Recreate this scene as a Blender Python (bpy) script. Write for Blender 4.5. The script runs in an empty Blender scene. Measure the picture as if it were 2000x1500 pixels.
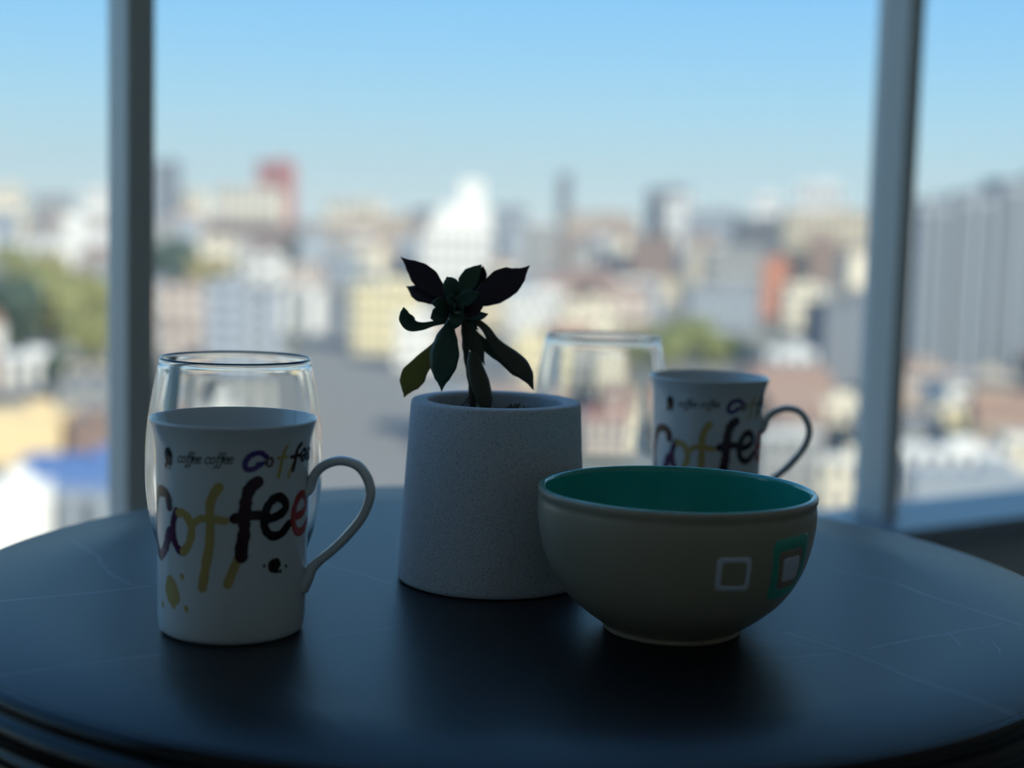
import bpy, math, random
from mathutils import Vector, Matrix, noise
random.seed(7)
SC = bpy.context.scene
COL = SC.collection
R = math.radians

# ------------------------------------------------------------------ camera
TABLE_Z = 0.75
EYE = 0.194                      # camera height above the table top
FPX = 2930.0                     # focal length in pixels of the 2000 px wide frame
PITCH, ROLL = 6.0, 1.6
cam_data = bpy.data.cameras.new('camera')
cam = bpy.data.objects.new('camera', cam_data)
COL.objects.link(cam)
cam_data.sensor_fit = 'HORIZONTAL'
cam_data.sensor_width = 36.0
cam_data.lens = FPX / 2000.0 * 36.0
cam_data.clip_start = 0.02
cam_data.clip_end = 20000
CAM_M = Matrix.Translation((0, 0, TABLE_Z + EYE)) @ Matrix.Rotation(R(90 - PITCH), 4, 'X') @ Matrix.Rotation(R(ROLL), 4, 'Z')
cam.matrix_world = CAM_M
cam_data.dof.use_dof = True
cam_data.dof.focus_distance = 0.758
cam_data.dof.aperture_fstop = 4.0
SC.camera = cam

# ------------------------------------------------------------------ colour
def lin(c):
    def f(v):
        v = v / 255.0
        return v / 12.92 if v <= 0.04045 else ((v + 0.055) / 1.055) ** 2.4
    return (f(c[0]), f(c[1]), f(c[2]), 1.0)

# ------------------------------------------------------------------ sky and sun
world = bpy.data.worlds.new('sky')
SC.world = world
world.use_nodes = True
nt = world.node_tree
nt.nodes.clear()
tc = nt.nodes.new('ShaderNodeTexCoord')
sx = nt.nodes.new('ShaderNodeSeparateXYZ')
rp = nt.nodes.new('ShaderNodeValToRGB')
bg = nt.nodes.new('ShaderNodeBackground')
ow = nt.nodes.new('ShaderNodeOutputWorld')
stops = [(0.0, (218, 233, 232)), (0.02, (208, 231, 233)), (0.045, (191, 226, 235)), (0.079, (170, 219, 243)),
         (0.113, (152, 211, 248)), (0.146, (138, 203, 250)), (0.40, (108, 176, 240)), (1.0, (84, 146, 222))]
el = rp.color_ramp.elements
while len(el) > 1:
    el.remove(el[-1])
el[0].position = stops[0][0]; el[0].color = lin(stops[0][1])
for p, c in stops[1:]:
    e = el.new(p); e.color = lin(c)
nt.links.new(tc.outputs['Generated'], sx.inputs[0])
nt.links.new(sx.outputs['Z'], rp.inputs[0])
nt.links.new(rp.outputs[0], bg.inputs[0])
bg.inputs[1].default_value = 1.15
nt.links.new(bg.outputs[0], ow.inputs[0])

sun_data = bpy.data.lights.new('sun_offscreen', 'SUN')
sun_data.energy = 7.5
sun_data.angle = R(0.55)
sun_data.color = (1.0, 0.93, 0.79)
sun = bpy.data.objects.new('sun_offscreen', sun_data)
COL.objects.link(sun)
TO_SUN = Vector((0.56, -0.66, 0.50)).normalized()
sun.rotation_euler = TO_SUN.to_track_quat('Z', 'Y').to_euler()

SC.view_settings.view_transform = 'Standard'
SC.view_settings.look = 'None'
SC.view_settings.gamma = 1.0
SC.view_settings.use_curve_mapping = False
SC.view_settings.exposure = 0.0

# ------------------------------------------------------------------ helpers
MATS = {}
def mat(name, rgb, rough=0.5, var=0.0, scale=20.0, rgb2=None, bump=0.0, coat=0.0, metal=0.0, spec=0.5, detail=4.0, contrast=None, space='Object'):
    """Principled material; colour varied between rgb and rgb2 by noise in object space."""
    if name in MATS:
        return MATS[name]
    m = bpy.data.materials.new(name)
    m.use_nodes = True
    t = m.node_tree
    b = t.nodes['Principled BSDF']
    b.inputs['Roughness'].default_value = rough
    b.inputs['Metallic'].default_value = metal
    b.inputs['Specular IOR Level'].default_value = spec
    if coat:
        b.inputs['Coat Weight'].default_value = coat
        b.inputs['Coat Roughness'].default_value = 0.06
    c1 = lin(rgb)
    if rgb2 is None:
        k = 1.0 - var
        c2 = (c1[0] * k, c1[1] * k, c1[2] * k, 1)
    else:
        c2 = lin(rgb2)
    co = t.nodes.new('ShaderNodeTexCoord')
    nz = t.nodes.new('ShaderNodeTexNoise')
    nz.inputs['Scale'].default_value = scale
    nz.inputs['Detail'].default_value = detail
    t.links.new(co.outputs[space], nz.inputs['Vector'])
    mx = t.nodes.new('ShaderNodeMix'); mx.data_type = 'RGBA'
    mx.inputs[6].default_value = c1; mx.inputs[7].default_value = c2
    fac = nz.outputs[0]
    if contrast:
        mr = t.nodes.new('ShaderNodeMapRange')
        mr.inputs[1].default_value = contrast[0]; mr.inputs[2].default_value = contrast[1]
        t.links.new(fac, mr.inputs[0]); fac = mr.outputs[0]
    t.links.new(fac, mx.inputs[0])
    t.links.new(mx.outputs[2], b.inputs['Base Color'])
    if bump:
        bp = t.nodes.new('ShaderNodeBump')
        bp.inputs['Strength'].default_value = bump
        bp.inputs['Distance'].default_value = 0.001
        t.links.new(nz.outputs[0], bp.inputs['Height'])
        t.links.new(bp.outputs[0], b.inputs['Normal'])
    MATS[name] = m
    return m

def obj(name, verts, faces, m=None, parent=None, smooth=False, loc=None, mats=None, fm=None):
    me = bpy.data.meshes.new(name)
    me.from_pydata([tuple(v) for v in verts], [], faces)
    for mm in (mats or ([m] if m else [])):
        me.materials.append(mm)
    if fm:
        me.polygons.foreach_set('material_index', fm)
    if smooth:
        me.polygons.foreach_set('use_smooth', [True] * len(me.polygons))
    me.update()
    o = bpy.data.objects.new(name, me)
    COL.objects.link(o)
    if parent:
        o.parent = parent
    if loc:
        o.location = loc
    return o

def link_mesh(name, me, parent=None, loc=(0, 0, 0), rotz=0.0, scale=(1, 1, 1)):
    o = bpy.data.objects.new(name, me)
    COL.objects.link(o)
    o.parent = parent
    o.location = loc
    o.rotation_euler = (0, 0, rotz)
    o.scale = scale
    return o

def empty(name, loc=(0, 0, 0), rotz=0.0):
    o = bpy.data.objects.new(name, None)
    o.empty_display_size = 0.05
    COL.objects.link(o)
    o.location = loc
    o.rotation_euler = (0, 0, rotz)
    return o

def tag(o, label, cat, group=None, kind=None):
    o['label'] = label
    o['category'] = cat
    if group: o['group'] = group
    if kind: o['kind'] = kind
    return o

def struct(o):
    o['kind'] = 'structure'
    return o

def copy_tree(o, parent=None):
    c = o.copy()
    COL.objects.link(c)
    c.parent = parent
    for ch in list(o.children):
        copy_tree(ch, c)
    return c

BOXF = [(0, 3, 2, 1), (4, 5, 6, 7), (0, 1, 5, 4), (1, 2, 6, 5), (2, 3, 7, 6), (3, 0, 4, 7)]
def box(x0, x1, y0, y1, z0, z1):
    return [(x0, y0, z0), (x1, y0, z0), (x1, y1, z0), (x0, y1, z0), (x0, y0, z1), (x1, y0, z1), (x1, y1, z1), (x0, y1, z1)]

def catmull(pts, n):
    """Resample a control polyline as a smooth Catmull-Rom curve with n points."""
    P = [Vector(p) for p in pts]
    P = [P[0] * 2 - P[1]] + P + [P[-1] * 2 - P[-2]]
    segs = len(P) - 3
    out = []
    for i in range(n):
        t = i / (n - 1) * segs
        k = min(int(t), segs - 1)
        f = t - k
        a, b, c, d = P[k:k + 4]
        out.append(0.5 * ((2 * b) + (c - a) * f + (2 * a - 5 * b + 4 * c - d) * f * f + (3 * b - a - 3 * c + d) * f ** 3))
    return out

def lathe(name, prof, m, parent=None, seg=96, mats=None, split=None, closed=False, smooth_prof=True, mm=0.001, per=6):
    """Revolve (r, z) points in millimetres; split(i) gives the material index of ring i."""
    if smooth_prof:
        pr = [(max(p.x, 0), p.y) for p in catmull([(r, z, 0) for r, z in prof], (len(prof) - 1) * per + 1)]
    else:
        pr = prof
    verts, faces, fm = [], [], []
    rings = []
    for r, z in pr:
        if r < 1e-4:
            rings.append([len(verts)]); verts.append((0, 0, z * mm))
        else:
            s = len(verts)
            for k in range(seg):
                a = 2 * math.pi * k / seg
                verts.append((r * mm * math.cos(a), r * mm * math.sin(a), z * mm))
            rings.append(list(range(s, s + seg)))
    for i in range(len(rings) - 1):
        a, b = rings[i], rings[i + 1]
        mi = split(i / (len(rings) - 1)) if split else 0
        for k in range(seg):
            k2 = (k + 1) % seg
            if len(a) == 1 and len(b) == 1: continue
            if len(a) == 1: faces.append((a[0], b[k2], b[k]))
            elif len(b) == 1: faces.append((a[k], a[k2], b[0]))
            else: faces.append((a[k], a[k2], b[k2], b[k]))
            fm.append(mi)
    return obj(name, verts, faces, m, parent, True, mats=mats, fm=fm if split else None)

# ------------------------------------------------------------------ the room shell
M_WALL = mat('room_paint', (226, 225, 221), 0.8, 0.06, 3)
M_LOWWALL = mat('parapet_paint', (205, 206, 204), 0.8, 0.06, 4)
M_FLOOR = mat('floor_wood', (158, 140, 118), 0.5, 0.3, 6)
M_CEIL = mat('ceiling_paint', (235, 235, 232), 0.9, 0.04, 3)
M_FRAME = mat('frame_paint', (232, 232, 226), 0.42, 0.05, 15)
M_SILL = mat('sill_stone', (150, 158, 166), 0.35, 0.1, 30)

TH = R(33)
U = Vector((math.cos(TH), math.sin(TH), 0))          # along the window wall
N = Vector((math.sin(TH), -math.cos(TH), 0))         # into the room
SILL_Z = TABLE_Z - 0.20
A1 = Vector((-0.4137, 1.5334, 0))                    # foot of one mullion on the glass line
SPACING = 1.0875
CEIL_Z = 2.72
def W(s, n, z):
    p = A1 + U * s + N * n
    return (p.x, p.y, z)
def wbox(s0, s1, n0, n1, z0, z1):
    return [W(s0, n0, z0), W(s1, n0, z0), W(s1, n1, z0), W(s0, n1, z0), W(s0, n0, z1), W(s1, n0, z1), W(s1, n1, z1), W(s0, n1, z1)]
WF = [(0, 1, 2, 3), (7, 6, 5, 4), (4, 5, 1, 0), (5, 6, 2, 1), (6, 7, 3, 2), (7, 4, 0, 3)]
S_MIN, S_MAX = -5, 4                                  # window bays left and right of the first mullion

glass = bpy.data.materials.new('window_glass')
glass.use_nodes = True
t = glass.node_tree
t.nodes.clear()
tr = t.nodes.new('ShaderNodeBsdfTransparent'); tr.inputs[0].default_value = (0.96, 0.975, 0.97, 1)
gl = t.nodes.new('ShaderNodeBsdfGlossy'); gl.inputs['Roughness'].default_value = 0.02
lw = t.nodes.new('ShaderNodeLayerWeight'); lw.inputs[0].default_value = 0.5
pw = t.nodes.new('ShaderNodeMath'); pw.operation = 'POWER'; pw.inputs[1].default_value = 5.0
fr = t.nodes.new('ShaderNodeMath'); fr.operation = 'MULTIPLY_ADD'; fr.inputs[1].default_value = 0.96; fr.inputs[2].default_value = 0.04
t.links.new(lw.outputs['Facing'], pw.inputs[0]); t.links.new(pw.outputs[0], fr.inputs[0])     # Schlick reflectance
mx = t.nodes.new('ShaderNodeMixShader'); om = t.nodes.new('ShaderNodeOutputMaterial')
t.links.new(fr.outputs[0], mx.inputs[0]); t.links.new(tr.outputs[0], mx.inputs[1]); t.links.new(gl.outputs[0], mx.inputs[2])
t.links.new(mx.outputs[0], om.inputs[0])

for i in range(S_MIN, S_MAX):
    s = i * SPACING
    w = struct(empty('window_%d' % (i - S_MIN + 1), W(s, 0, SILL_Z)))
    inv = Vector(W(s, 0, SILL_Z))
    def loc(vs):
        return [tuple(Vector(v) - inv) for v in vs]
    obj('mullion', loc(wbox(s, s + 0.028, -0.006, 0.0535, SILL_Z, CEIL_Z - 0.1)), WF, M_FRAME, w)
    obj('pane', loc(wbox(s + 0.028, s + SPACING, 0.004, 0.010, SILL_Z, CEIL_Z - 0.1)), WF, glass, w)
s0, s1 = S_MIN * SPACING, S_MAX * SPACING
struct(obj('trim_1', wbox(s0, s1, -0.03, 0.131, SILL_Z - 0.035, SILL_Z), WF, M_SILL))           # window sill
struct(obj('trim_2', wbox(s0, s1, -0.03, 0.08, CEIL_Z - 0.1, CEIL_Z), WF, M_FRAME))              # window head
struct(obj('wall_front', wbox(s0, s1, -0.05, 0.112, 0, SILL_Z - 0.035), WF, M_LOWWALL))
# solid walls close the room behind the camera; the window wall simply runs on to both sides
ND = 4.4                                             # depth of the room behind the windows
struct(obj('wall_left', wbox(s0 - 0.12, s0, 0, ND, 0, CEIL_Z), WF, M_WALL))
struct(obj('wall_back', wbox(s0, s1, ND, ND + 0.12, 0, CEIL_Z), WF, M_WALL))
struct(obj('wall_right', wbox(s1, s1 + 0.12, 0, ND, 0, CEIL_Z), WF, M_WALL))
struct(obj('floor', wbox(s0, s1, 0, ND, -0.1, 0), WF, M_FLOOR))
struct(obj('ceiling', wbox(s0 - 0.12, s1 + 0.12, -0.05, ND + 0.12, CEIL_Z, CEIL_Z + 0.15), WF, M_CEIL))

# ------------------------------------------------------------------ table
TC = Vector((0.003, 0.8136, 0))
TR = 0.3025
m = bpy.data.materials.new('slate_laminate')
m.use_nodes = True
t = m.node_tree
b = t.nodes['Principled BSDF']
co = t.nodes.new('ShaderNodeTexCoord')
nz = t.nodes.new('ShaderNodeTexNoise'); nz.inputs['Scale'].default_value = 9; nz.inputs['Detail'].default_value = 6
t.links.new(co.outputs['Object'], nz.inputs['Vector'])
sep = t.nodes.new('ShaderNodeSeparateXYZ')
wob = t.nodes.new('ShaderNodeTexNoise'); wob.inputs['Scale'].default_value = 26; wob.inputs['Detail'].default_value = 5
t.links.new(co.outputs['Object'], wob.inputs['Vector'])
vsub = t.nodes.new('ShaderNodeVectorMath'); vsub.operation = 'SUBTRACT'; vsub.inputs[1].default_value = (0.5, 0.5, 0.5)
t.links.new(wob.outputs['Color'], vsub.inputs[0])
vsc = t.nodes.new('ShaderNodeVectorMath'); vsc.operation = 'SCALE'; vsc.inputs['Scale'].default_value = 0.012
t.links.new(vsub.outputs[0], vsc.inputs[0])
vad = t.nodes.new('ShaderNodeVectorMath'); vad.operation = 'ADD'
t.links.new(co.outputs['Object'], vad.inputs[0]); t.links.new(vsc.outputs[0], vad.inputs[1])
t.links.new(vad.outputs[0], sep.inputs[0])
def mth(op, a, bb=None, c=None):
    n = t.nodes.new('ShaderNodeMath'); n.operation = op
    for i, v in enumerate((a, bb, c)):
        if v is None: continue
        if isinstance(v, (int, float)): n.inputs[i].default_value = v
        else: t.links.new(v, n.inputs[i])
    return n.outputs[0]
def vein(x0, y0, x1, y1, wd, amt):
    """Soft line between two points of the table top (metres from its centre)."""
    L = math.hypot(x1 - x0, y1 - y0); dx, dy = (x1 - x0) / L, (y1 - y0) / L
    X, Y = sep.outputs[0], sep.outputs[1]
    a = mth('ADD', mth('MULTIPLY', X, dx), mth('MULTIPLY_ADD', Y, dy, -(x0 * dx + y0 * dy)))
    p = mth('ABSOLUTE', mth('ADD', mth('MULTIPLY', X, -dy), mth('MULTIPLY_ADD', Y, dx, x0 * dy - y0 * dx)))
    over = mth('MAXIMUM', mth('SUBTRACT', mth('ABSOLUTE', mth('SUBTRACT', a, L / 2)), L / 2), 0)
    d = mth('ADD', p, over)
    v = mth('MAXIMUM', mth('SUBTRACT', 1.0, mth('DIVIDE', d, wd)), 0)
    return mth('MULTIPLY', v, amt)
VEINS = [
    (-0.2693, -0.0851, -0.1903, -0.0385, 0.0021, 0.34),
    (-0.2259, -0.2048, -0.1592, -0.1621, 0.0024, 0.28),
    (-0.2650, 0.0727, -0.2016, -0.0365, 0.0021, 0.25),
    (-0.2841, 0.0555, -0.2197, 0.0894, 0.0021, 0.15),
    (0.2162, 0.0151, 0.2598, -0.0696, 0.0024, 0.46),
    (0.1675, -0.1205, 0.2510, -0.0646, 0.0019, 0.43),
    (0.1358, -0.0950, 0.2184, -0.2291, 0.0027, 0.37),
    (0.0932, -0.0948, 0.1542, -0.1261, 0.0018, 0.15),
    (-0.0860, -0.1269, -0.0495, -0.1004, 0.0021, 0.09),
    (-0.0932, -0.2059, -0.0603, -0.2543, 0.0033, 0.12),
    (-0.0603, -0.2543, -0.0390, -0.2483, 0.0024, 0.09),
    (-0.1053, 0.0265, -0.0546, -0.0284, 0.0021, 0.19),
    (0.2152, -0.0849, 0.2153, -0.1131, 0.0006, 0.56),
    (0.2319, -0.1008, 0.2306, -0.1203, 0.0006, 0.56),
    (0.2279, -0.0975, 0.2264, -0.1102, 0.0005, 0.31),
    (0.1056, -0.1459, 0.1537, -0.1287, 0.0021, 0.15),
    (0.1906, 0.0435, 0.2162, 0.0151, 0.0018, 0.25),
    (0.2513, 0.0922, 0.2655, 0.0869, 0.0027, 0.19),
]
acc = None
for q in VEINS:
    v = vein(*q)
    acc = v if acc is None else mth('MAXIMUM', acc, v)
base = t.nodes.new('ShaderNodeMix'); base.data_type = 'RGBA'
base.inputs[6].default_value = lin((20, 26, 33)); base.inputs[7].default_value = lin((14, 18, 24))
t.links.new(nz.outputs[0], base.inputs[0])
vm = t.nodes.new('ShaderNodeMix'); vm.data_type = 'RGBA'
vm.inputs[7].default_value = lin((120, 130, 138))
t.links.new(base.outputs[2], vm.inputs[6])
if acc is not None:
    t.links.new(acc, vm.inputs[0])
else:
    vm.inputs[0].default_value = 0
t.links.new(vm.outputs[2], b.inputs['Base Color'])
b.inputs['Roughness'].default_value = 0.38
b.inputs['Specular IOR Level'].default_value = 0.38
M_TOP = m
M_EDGE = mat('edge_black', (12, 12, 14), 0.14, 0.2, 40, spec=0.3)
M_METAL = mat('pedestal_metal', (40, 41, 43), 0.4, 0.15, 30, metal=0.6)
tbl = tag(empty('round_table', (TC.x, TC.y, 0)), 'round bistro table with dark slate top and glossy black ribbed edge', 'table')
r = TR * 1000
z = TABLE_Z * 1000
lathe('tabletop', [(0, z - 24), (r - 8, z - 24), (r - 8, z - 2), (r - 3, z - 0.6), (r - 4, z), (r - 60, z), (0, z)], M_TOP, tbl, 160, smooth_prof=False)
lathe('edge_band', [(r - 8, z - 1.6), (r - 3.5, z - 0.5), (r - 1, z - 1.2), (r + 1.2, z - 3.5), (r + 1.5, z - 6), (r + 0.3, z - 8), (r + 0.4, z - 9.5),
                    (r + 3.2, z - 11.5), (r + 4.4, z - 15), (r + 4.0, z - 19), (r + 2.2, z - 21), (r + 2.2, z - 23), (r + 3.6, z - 25.5), (r + 2.8, z - 29.5), (r - 2, z - 32), (r - 8, z - 32), (r - 8, z - 1.6)],
      M_EDGE, tbl, 160, per=3)
lathe('pedestal', [(0, 690), (90, 690), (95, 700), (60, 708), (32, 700), (28, 660), (27, 400), (27, 120), (34, 60), (60, 36), (0, 36)], M_METAL, tbl, 48, smooth_prof=False)
lathe('top_plate', [(0, z - 36), (110, z - 36), (110, z - 24), (0, z - 24)], M_METAL, tbl, 48, smooth_prof=False)
lathe('base', [(0, 0), (205, 0), (212, 4), (210, 12), (150, 22), (60, 36), (0, 38)], M_METAL, tbl, 64, smooth_prof=False)
for q in list(tbl.children):
    if q.name.startswith('pedestal'):
        q.scale.z = (z - 36) / 708

# ------------------------------------------------------------------ mugs
M_PORC = mat('porcelain', (226, 229, 228), 0.10, 0.02, 12, coat=0.4)
PRINT = {'purple': mat('print_purple', (74, 38, 84), 0.16, rgb2=(96, 40, 70), scale=160), 'violet': mat('print_violet', (74, 58, 140), 0.16, rgb2=(96, 60, 120), scale=160),
         'sand': mat('print_sand', (206, 182, 112), 0.16, rgb2=(186, 158, 92), scale=120), 'maroon': mat('print_maroon', (70, 14, 24), 0.14, rgb2=(44, 8, 16), scale=160),
         'black': mat('print_black', (20, 13, 18), 0.14, rgb2=(38, 12, 18), scale=160), 'red': mat('print_red', (166, 26, 28), 0.15, rgb2=(196, 44, 34), scale=160),
         'brown': mat('print_brown', (128, 92, 86), 0.16, rgb2=(104, 74, 74), scale=160), 'ink': mat('print_ink', (52, 62, 68), 0.16, rgb2=(40, 50, 54), scale=160)}
MUG_OUT = [(0, 0.6), (28, 0.6), (30, 0), (32.2, 0.2), (33.9, 2.0), (34.5, 5.5), (34.8, 12), (35.1, 40), (35.8, 72), (36.2, 86), (36.9, 92.5), (38.2, 97.6), (39.0, 100.2)]
MUG_IN = [(38.8, 101.2), (38.2, 101.2), (37.2, 99.6), (35.4, 95), (33.9, 88), (33.2, 80), (32.6, 50), (32.2, 14), (30, 7), (24, 5), (0, 4.6)]
MUGZR = [(0.0, 33.5), (2.0, 33.9), (5.5, 34.5), (12, 34.8), (40, 35.1), (72, 35.8), (86, 36.2), (92.5, 36.9), (97.6, 38.2)]
def mug_r(z):
    for (z0, r0), (z1, r1) in zip(MUGZR, MUGZR[1:]):
        if z <= z1:
            return r0 + (r1 - r0) * max(0, (z - z0)) / (z1 - z0)
    return MUGZR[-1][1]
def on_mug(th, z, lift):
    r = (mug_r(z) + lift) * 0.001
    return (r * math.sin(R(th)), -r * math.cos(R(th)), z * 0.001)

LETTERS = {
'C': [('maroon', 5.2, [(-43, 63), (-45, 67.5), (-52, 69), (-62, 67), (-69, 59)]), ('purple', 5.0, [(-68, 61), (-71.5, 50), (-67, 42), (-58, 38.5), (-49, 43), (-43, 51)])],
'o': [('purple', 4.0, [(-34.6, 61.15), (-38.1, 56.57), (-38.8, 51.74), (-37.2, 47.12), (-33.4, 43.88), (-29.2, 42.8)]), ('sand', 4.0, [(-32.4, 60.61), (-27.9, 60.71), (-23.3, 58.42), (-20.7, 54.33), (-21.6, 49.53), (-24.4, 45.78), (-28.3, 42.88)])],
'f': [('sand', 4.4, [(0.3, 73.96), (-3.4, 70.37), (-6.0, 65.6), (-6.0, 57.36), (-6.4, 47.9), (-9.1, 38.32), (-12.0, 27.26)]), ('sand', 3.4, [(-20.7, 55.75), (-13.9, 58.94), (-5.6, 59.25), (4.9, 58.5)])],
'f2': [('sand', 4.2, [(16.6, 44.23), (12.9, 38.6), (9.3, 33.41), (7.1, 29.13)]), ('maroon', 5.8, [(28.0, 76.05), (22.8, 73.39), (19.9, 68.04), (18.9, 59.81), (18.7, 52.72), (16.9, 45.65), (17.0, 41.85)]), ('maroon', 4.6, [(11.5, 59.45), (18.5, 60.76), (26.1, 60.77), (34.9, 60.61)])],
'e': [('black', 4.3, [(37.4, 58.56), (46.3, 59.87), (52.6, 62.73), (49.8, 66.78), (43.2, 68.2), (36.8, 65.02), (33.7, 59.25), (35.1, 53.46), (40.8, 50.47), (48.7, 51.06), (55.8, 54.76)])],
'e2': [('red', 3.9, [(64.3, 57.5), (73.8, 58.3), (81.0, 61.17), (77.8, 65.9), (70.9, 67.37), (64.4, 64.6), (61.0, 58.68), (62.7, 52.69), (68.7, 49.6), (77.9, 50.5), (85.8, 53.48)])],
'sC': [('violet', 2.6, [(34.3, 87.37), (29.4, 89.44), (22.7, 88.43), (18.8, 85.22), (19.9, 82.15), (25.1, 82.27), (30.1, 84.0)]), ('violet', 1.9, [(27.7, 84.31), (34.8, 84.76)])],
'so': [('brown', 1.4, [(38.4, 86.72), (35.1, 86.16), (34.4, 83.83), (37.3, 82.99), (39.3, 85.02), (38.4, 86.72)])],
'sf': [('sand', 1.7, [(51.3, 91.5), (48.5, 88.31), (46.9, 83.66), (44.5, 77.62)]), ('sand', 1.4, [(43.6, 86.46), (52.1, 86.66)])],
'sf2': [('sand', 1.6, [(58.4, 82.63), (55.3, 79.28), (54.4, 76.95)]), ('maroon', 2.2, [(67.0, 91.34), (63.0, 89.24), (61.1, 84.82), (58.6, 79.74)]), ('maroon', 1.7, [(56.3, 86.13), (66.9, 86.27)])],
'se': [('black', 1.7, [(69.3, 85.3), (74.5, 86.1), (74.1, 88.3), (70.7, 88.2), (67.6, 85.9), (70.3, 83.5), (75.8, 84.3)])],
'se2': [('black', 1.7, [(79.4, 85.1), (85.9, 85.7), (84.2, 87.9), (79.8, 87.6), (77.3, 85.6), (79.8, 83.3), (85.8, 83.7)])],
}
RREF = 35.6 * math.pi / 180          # millimetres of surface per degree
def stroke(th_z, wd, lift, V, Fc, FM, mi, wob=0.10, seed=0.0):
    pts = [(th * RREF, z, 0) for th, z in th_z]
    L = sum((Vector(a) - Vector(b)).length for a, b in zip(pts, pts[1:]))
    n = max(8, int(L / 0.5))
    c = catmull(pts, n)
    across = 5
    T = [(c[min(i + 1, n - 1)] - c[max(i - 1, 0)]).normalized() for i in range(n)]
    rows = []
    caps = 5
    for k in range(caps, 0, -1):      # rounded brush start
        a = k / caps
        rows.append((c[0] - T[0] * wd / 2 * math.sin(a * math.pi / 2), T[0], math.cos(a * math.pi / 2)))
    for i in range(n):
        rows.append((c[i], T[i], 1 + wob * noise.noise(Vector((c[i].x * 0.45, c[i].y * 0.45, seed))) * 2))
    for k in range(1, caps + 1):
        a = k / caps
        rows.append((c[-1] + T[-1] * wd / 2 * math.sin(a * math.pi / 2), T[-1], math.cos(a * math.pi / 2)))
    s = len(V)
    for p, tt, wf in rows:
        nrm = Vector((-tt.y, tt.x, 0))
        for j in range(across):
            q = p + nrm * (wd / 2 * max(wf, 0.02)) * (j / (across - 1) * 2 - 1)
            V.append(on_mug(q.x / RREF, q.y, lift))
    for i in range(len(rows) - 1):
        for j in range(across - 1):
            a = s + i * across + j
            Fc.append((a, a + across, a + across + 1, a + 1)); FM.append(mi)
def splash(th, z, rx, rz, tilt, lift, V, Fc, FM, mi, rough=0.12, seed=1.0):
    s = len(V); n = 28; rings = 4
    V.append(on_mug(th, z, lift))
    for k in range(1, rings + 1):
        for j in range(n):
            a = 2 * math.pi * j / n
            rr = 1 + rough * noise.noise(Vector((math.cos(a) * 1.7, math.sin(a) * 1.7, seed))) * 2
            x, y = math.cos(a) * rx * rr * k / rings, math.sin(a) * rz * rr * k / rings
            x, y = x * math.cos(tilt) - y * math.sin(tilt), x * math.sin(tilt) + y * math.cos(tilt)
            V.append(on_mug(th + x / RREF, z + y, lift))
    for j in range(n):
        Fc.append((s, s + 1 + j, s + 1 + (j + 1) % n)); FM.append(mi)
    for k in range(rings - 1):
        for j in range(n):
            a = s + 1 + k * n
            Fc.append((a + j, a + n + j, a + n + (j + 1) % n, a + (j + 1) % n)); FM.append(mi)
GLYPH = {'c': (0.8, [[(.75, .8), (.45, 1), (.1, .7), (.05, .3), (.3, 0), (.7, .15)]]),
         'o': (0.85, [[(.45, 1), (.1, .75), (.05, .3), (.35, 0), (.7, .3), (.72, .75), (.45, 1)]]),
         'f': (0.56, [[(.72, 1.6), (.5, 1.65), (.38, 1.2), (.3, 0), (.15, -.6), (-.1, -.62)], [(.05, .95), (.65, .95)]]),
         'e': (0.76, [[(.08, .5), (.6, .6), (.6, .9), (.35, 1), (.08, .7), (.05, .3), (.3, 0), (.68, .15)]])}

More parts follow.
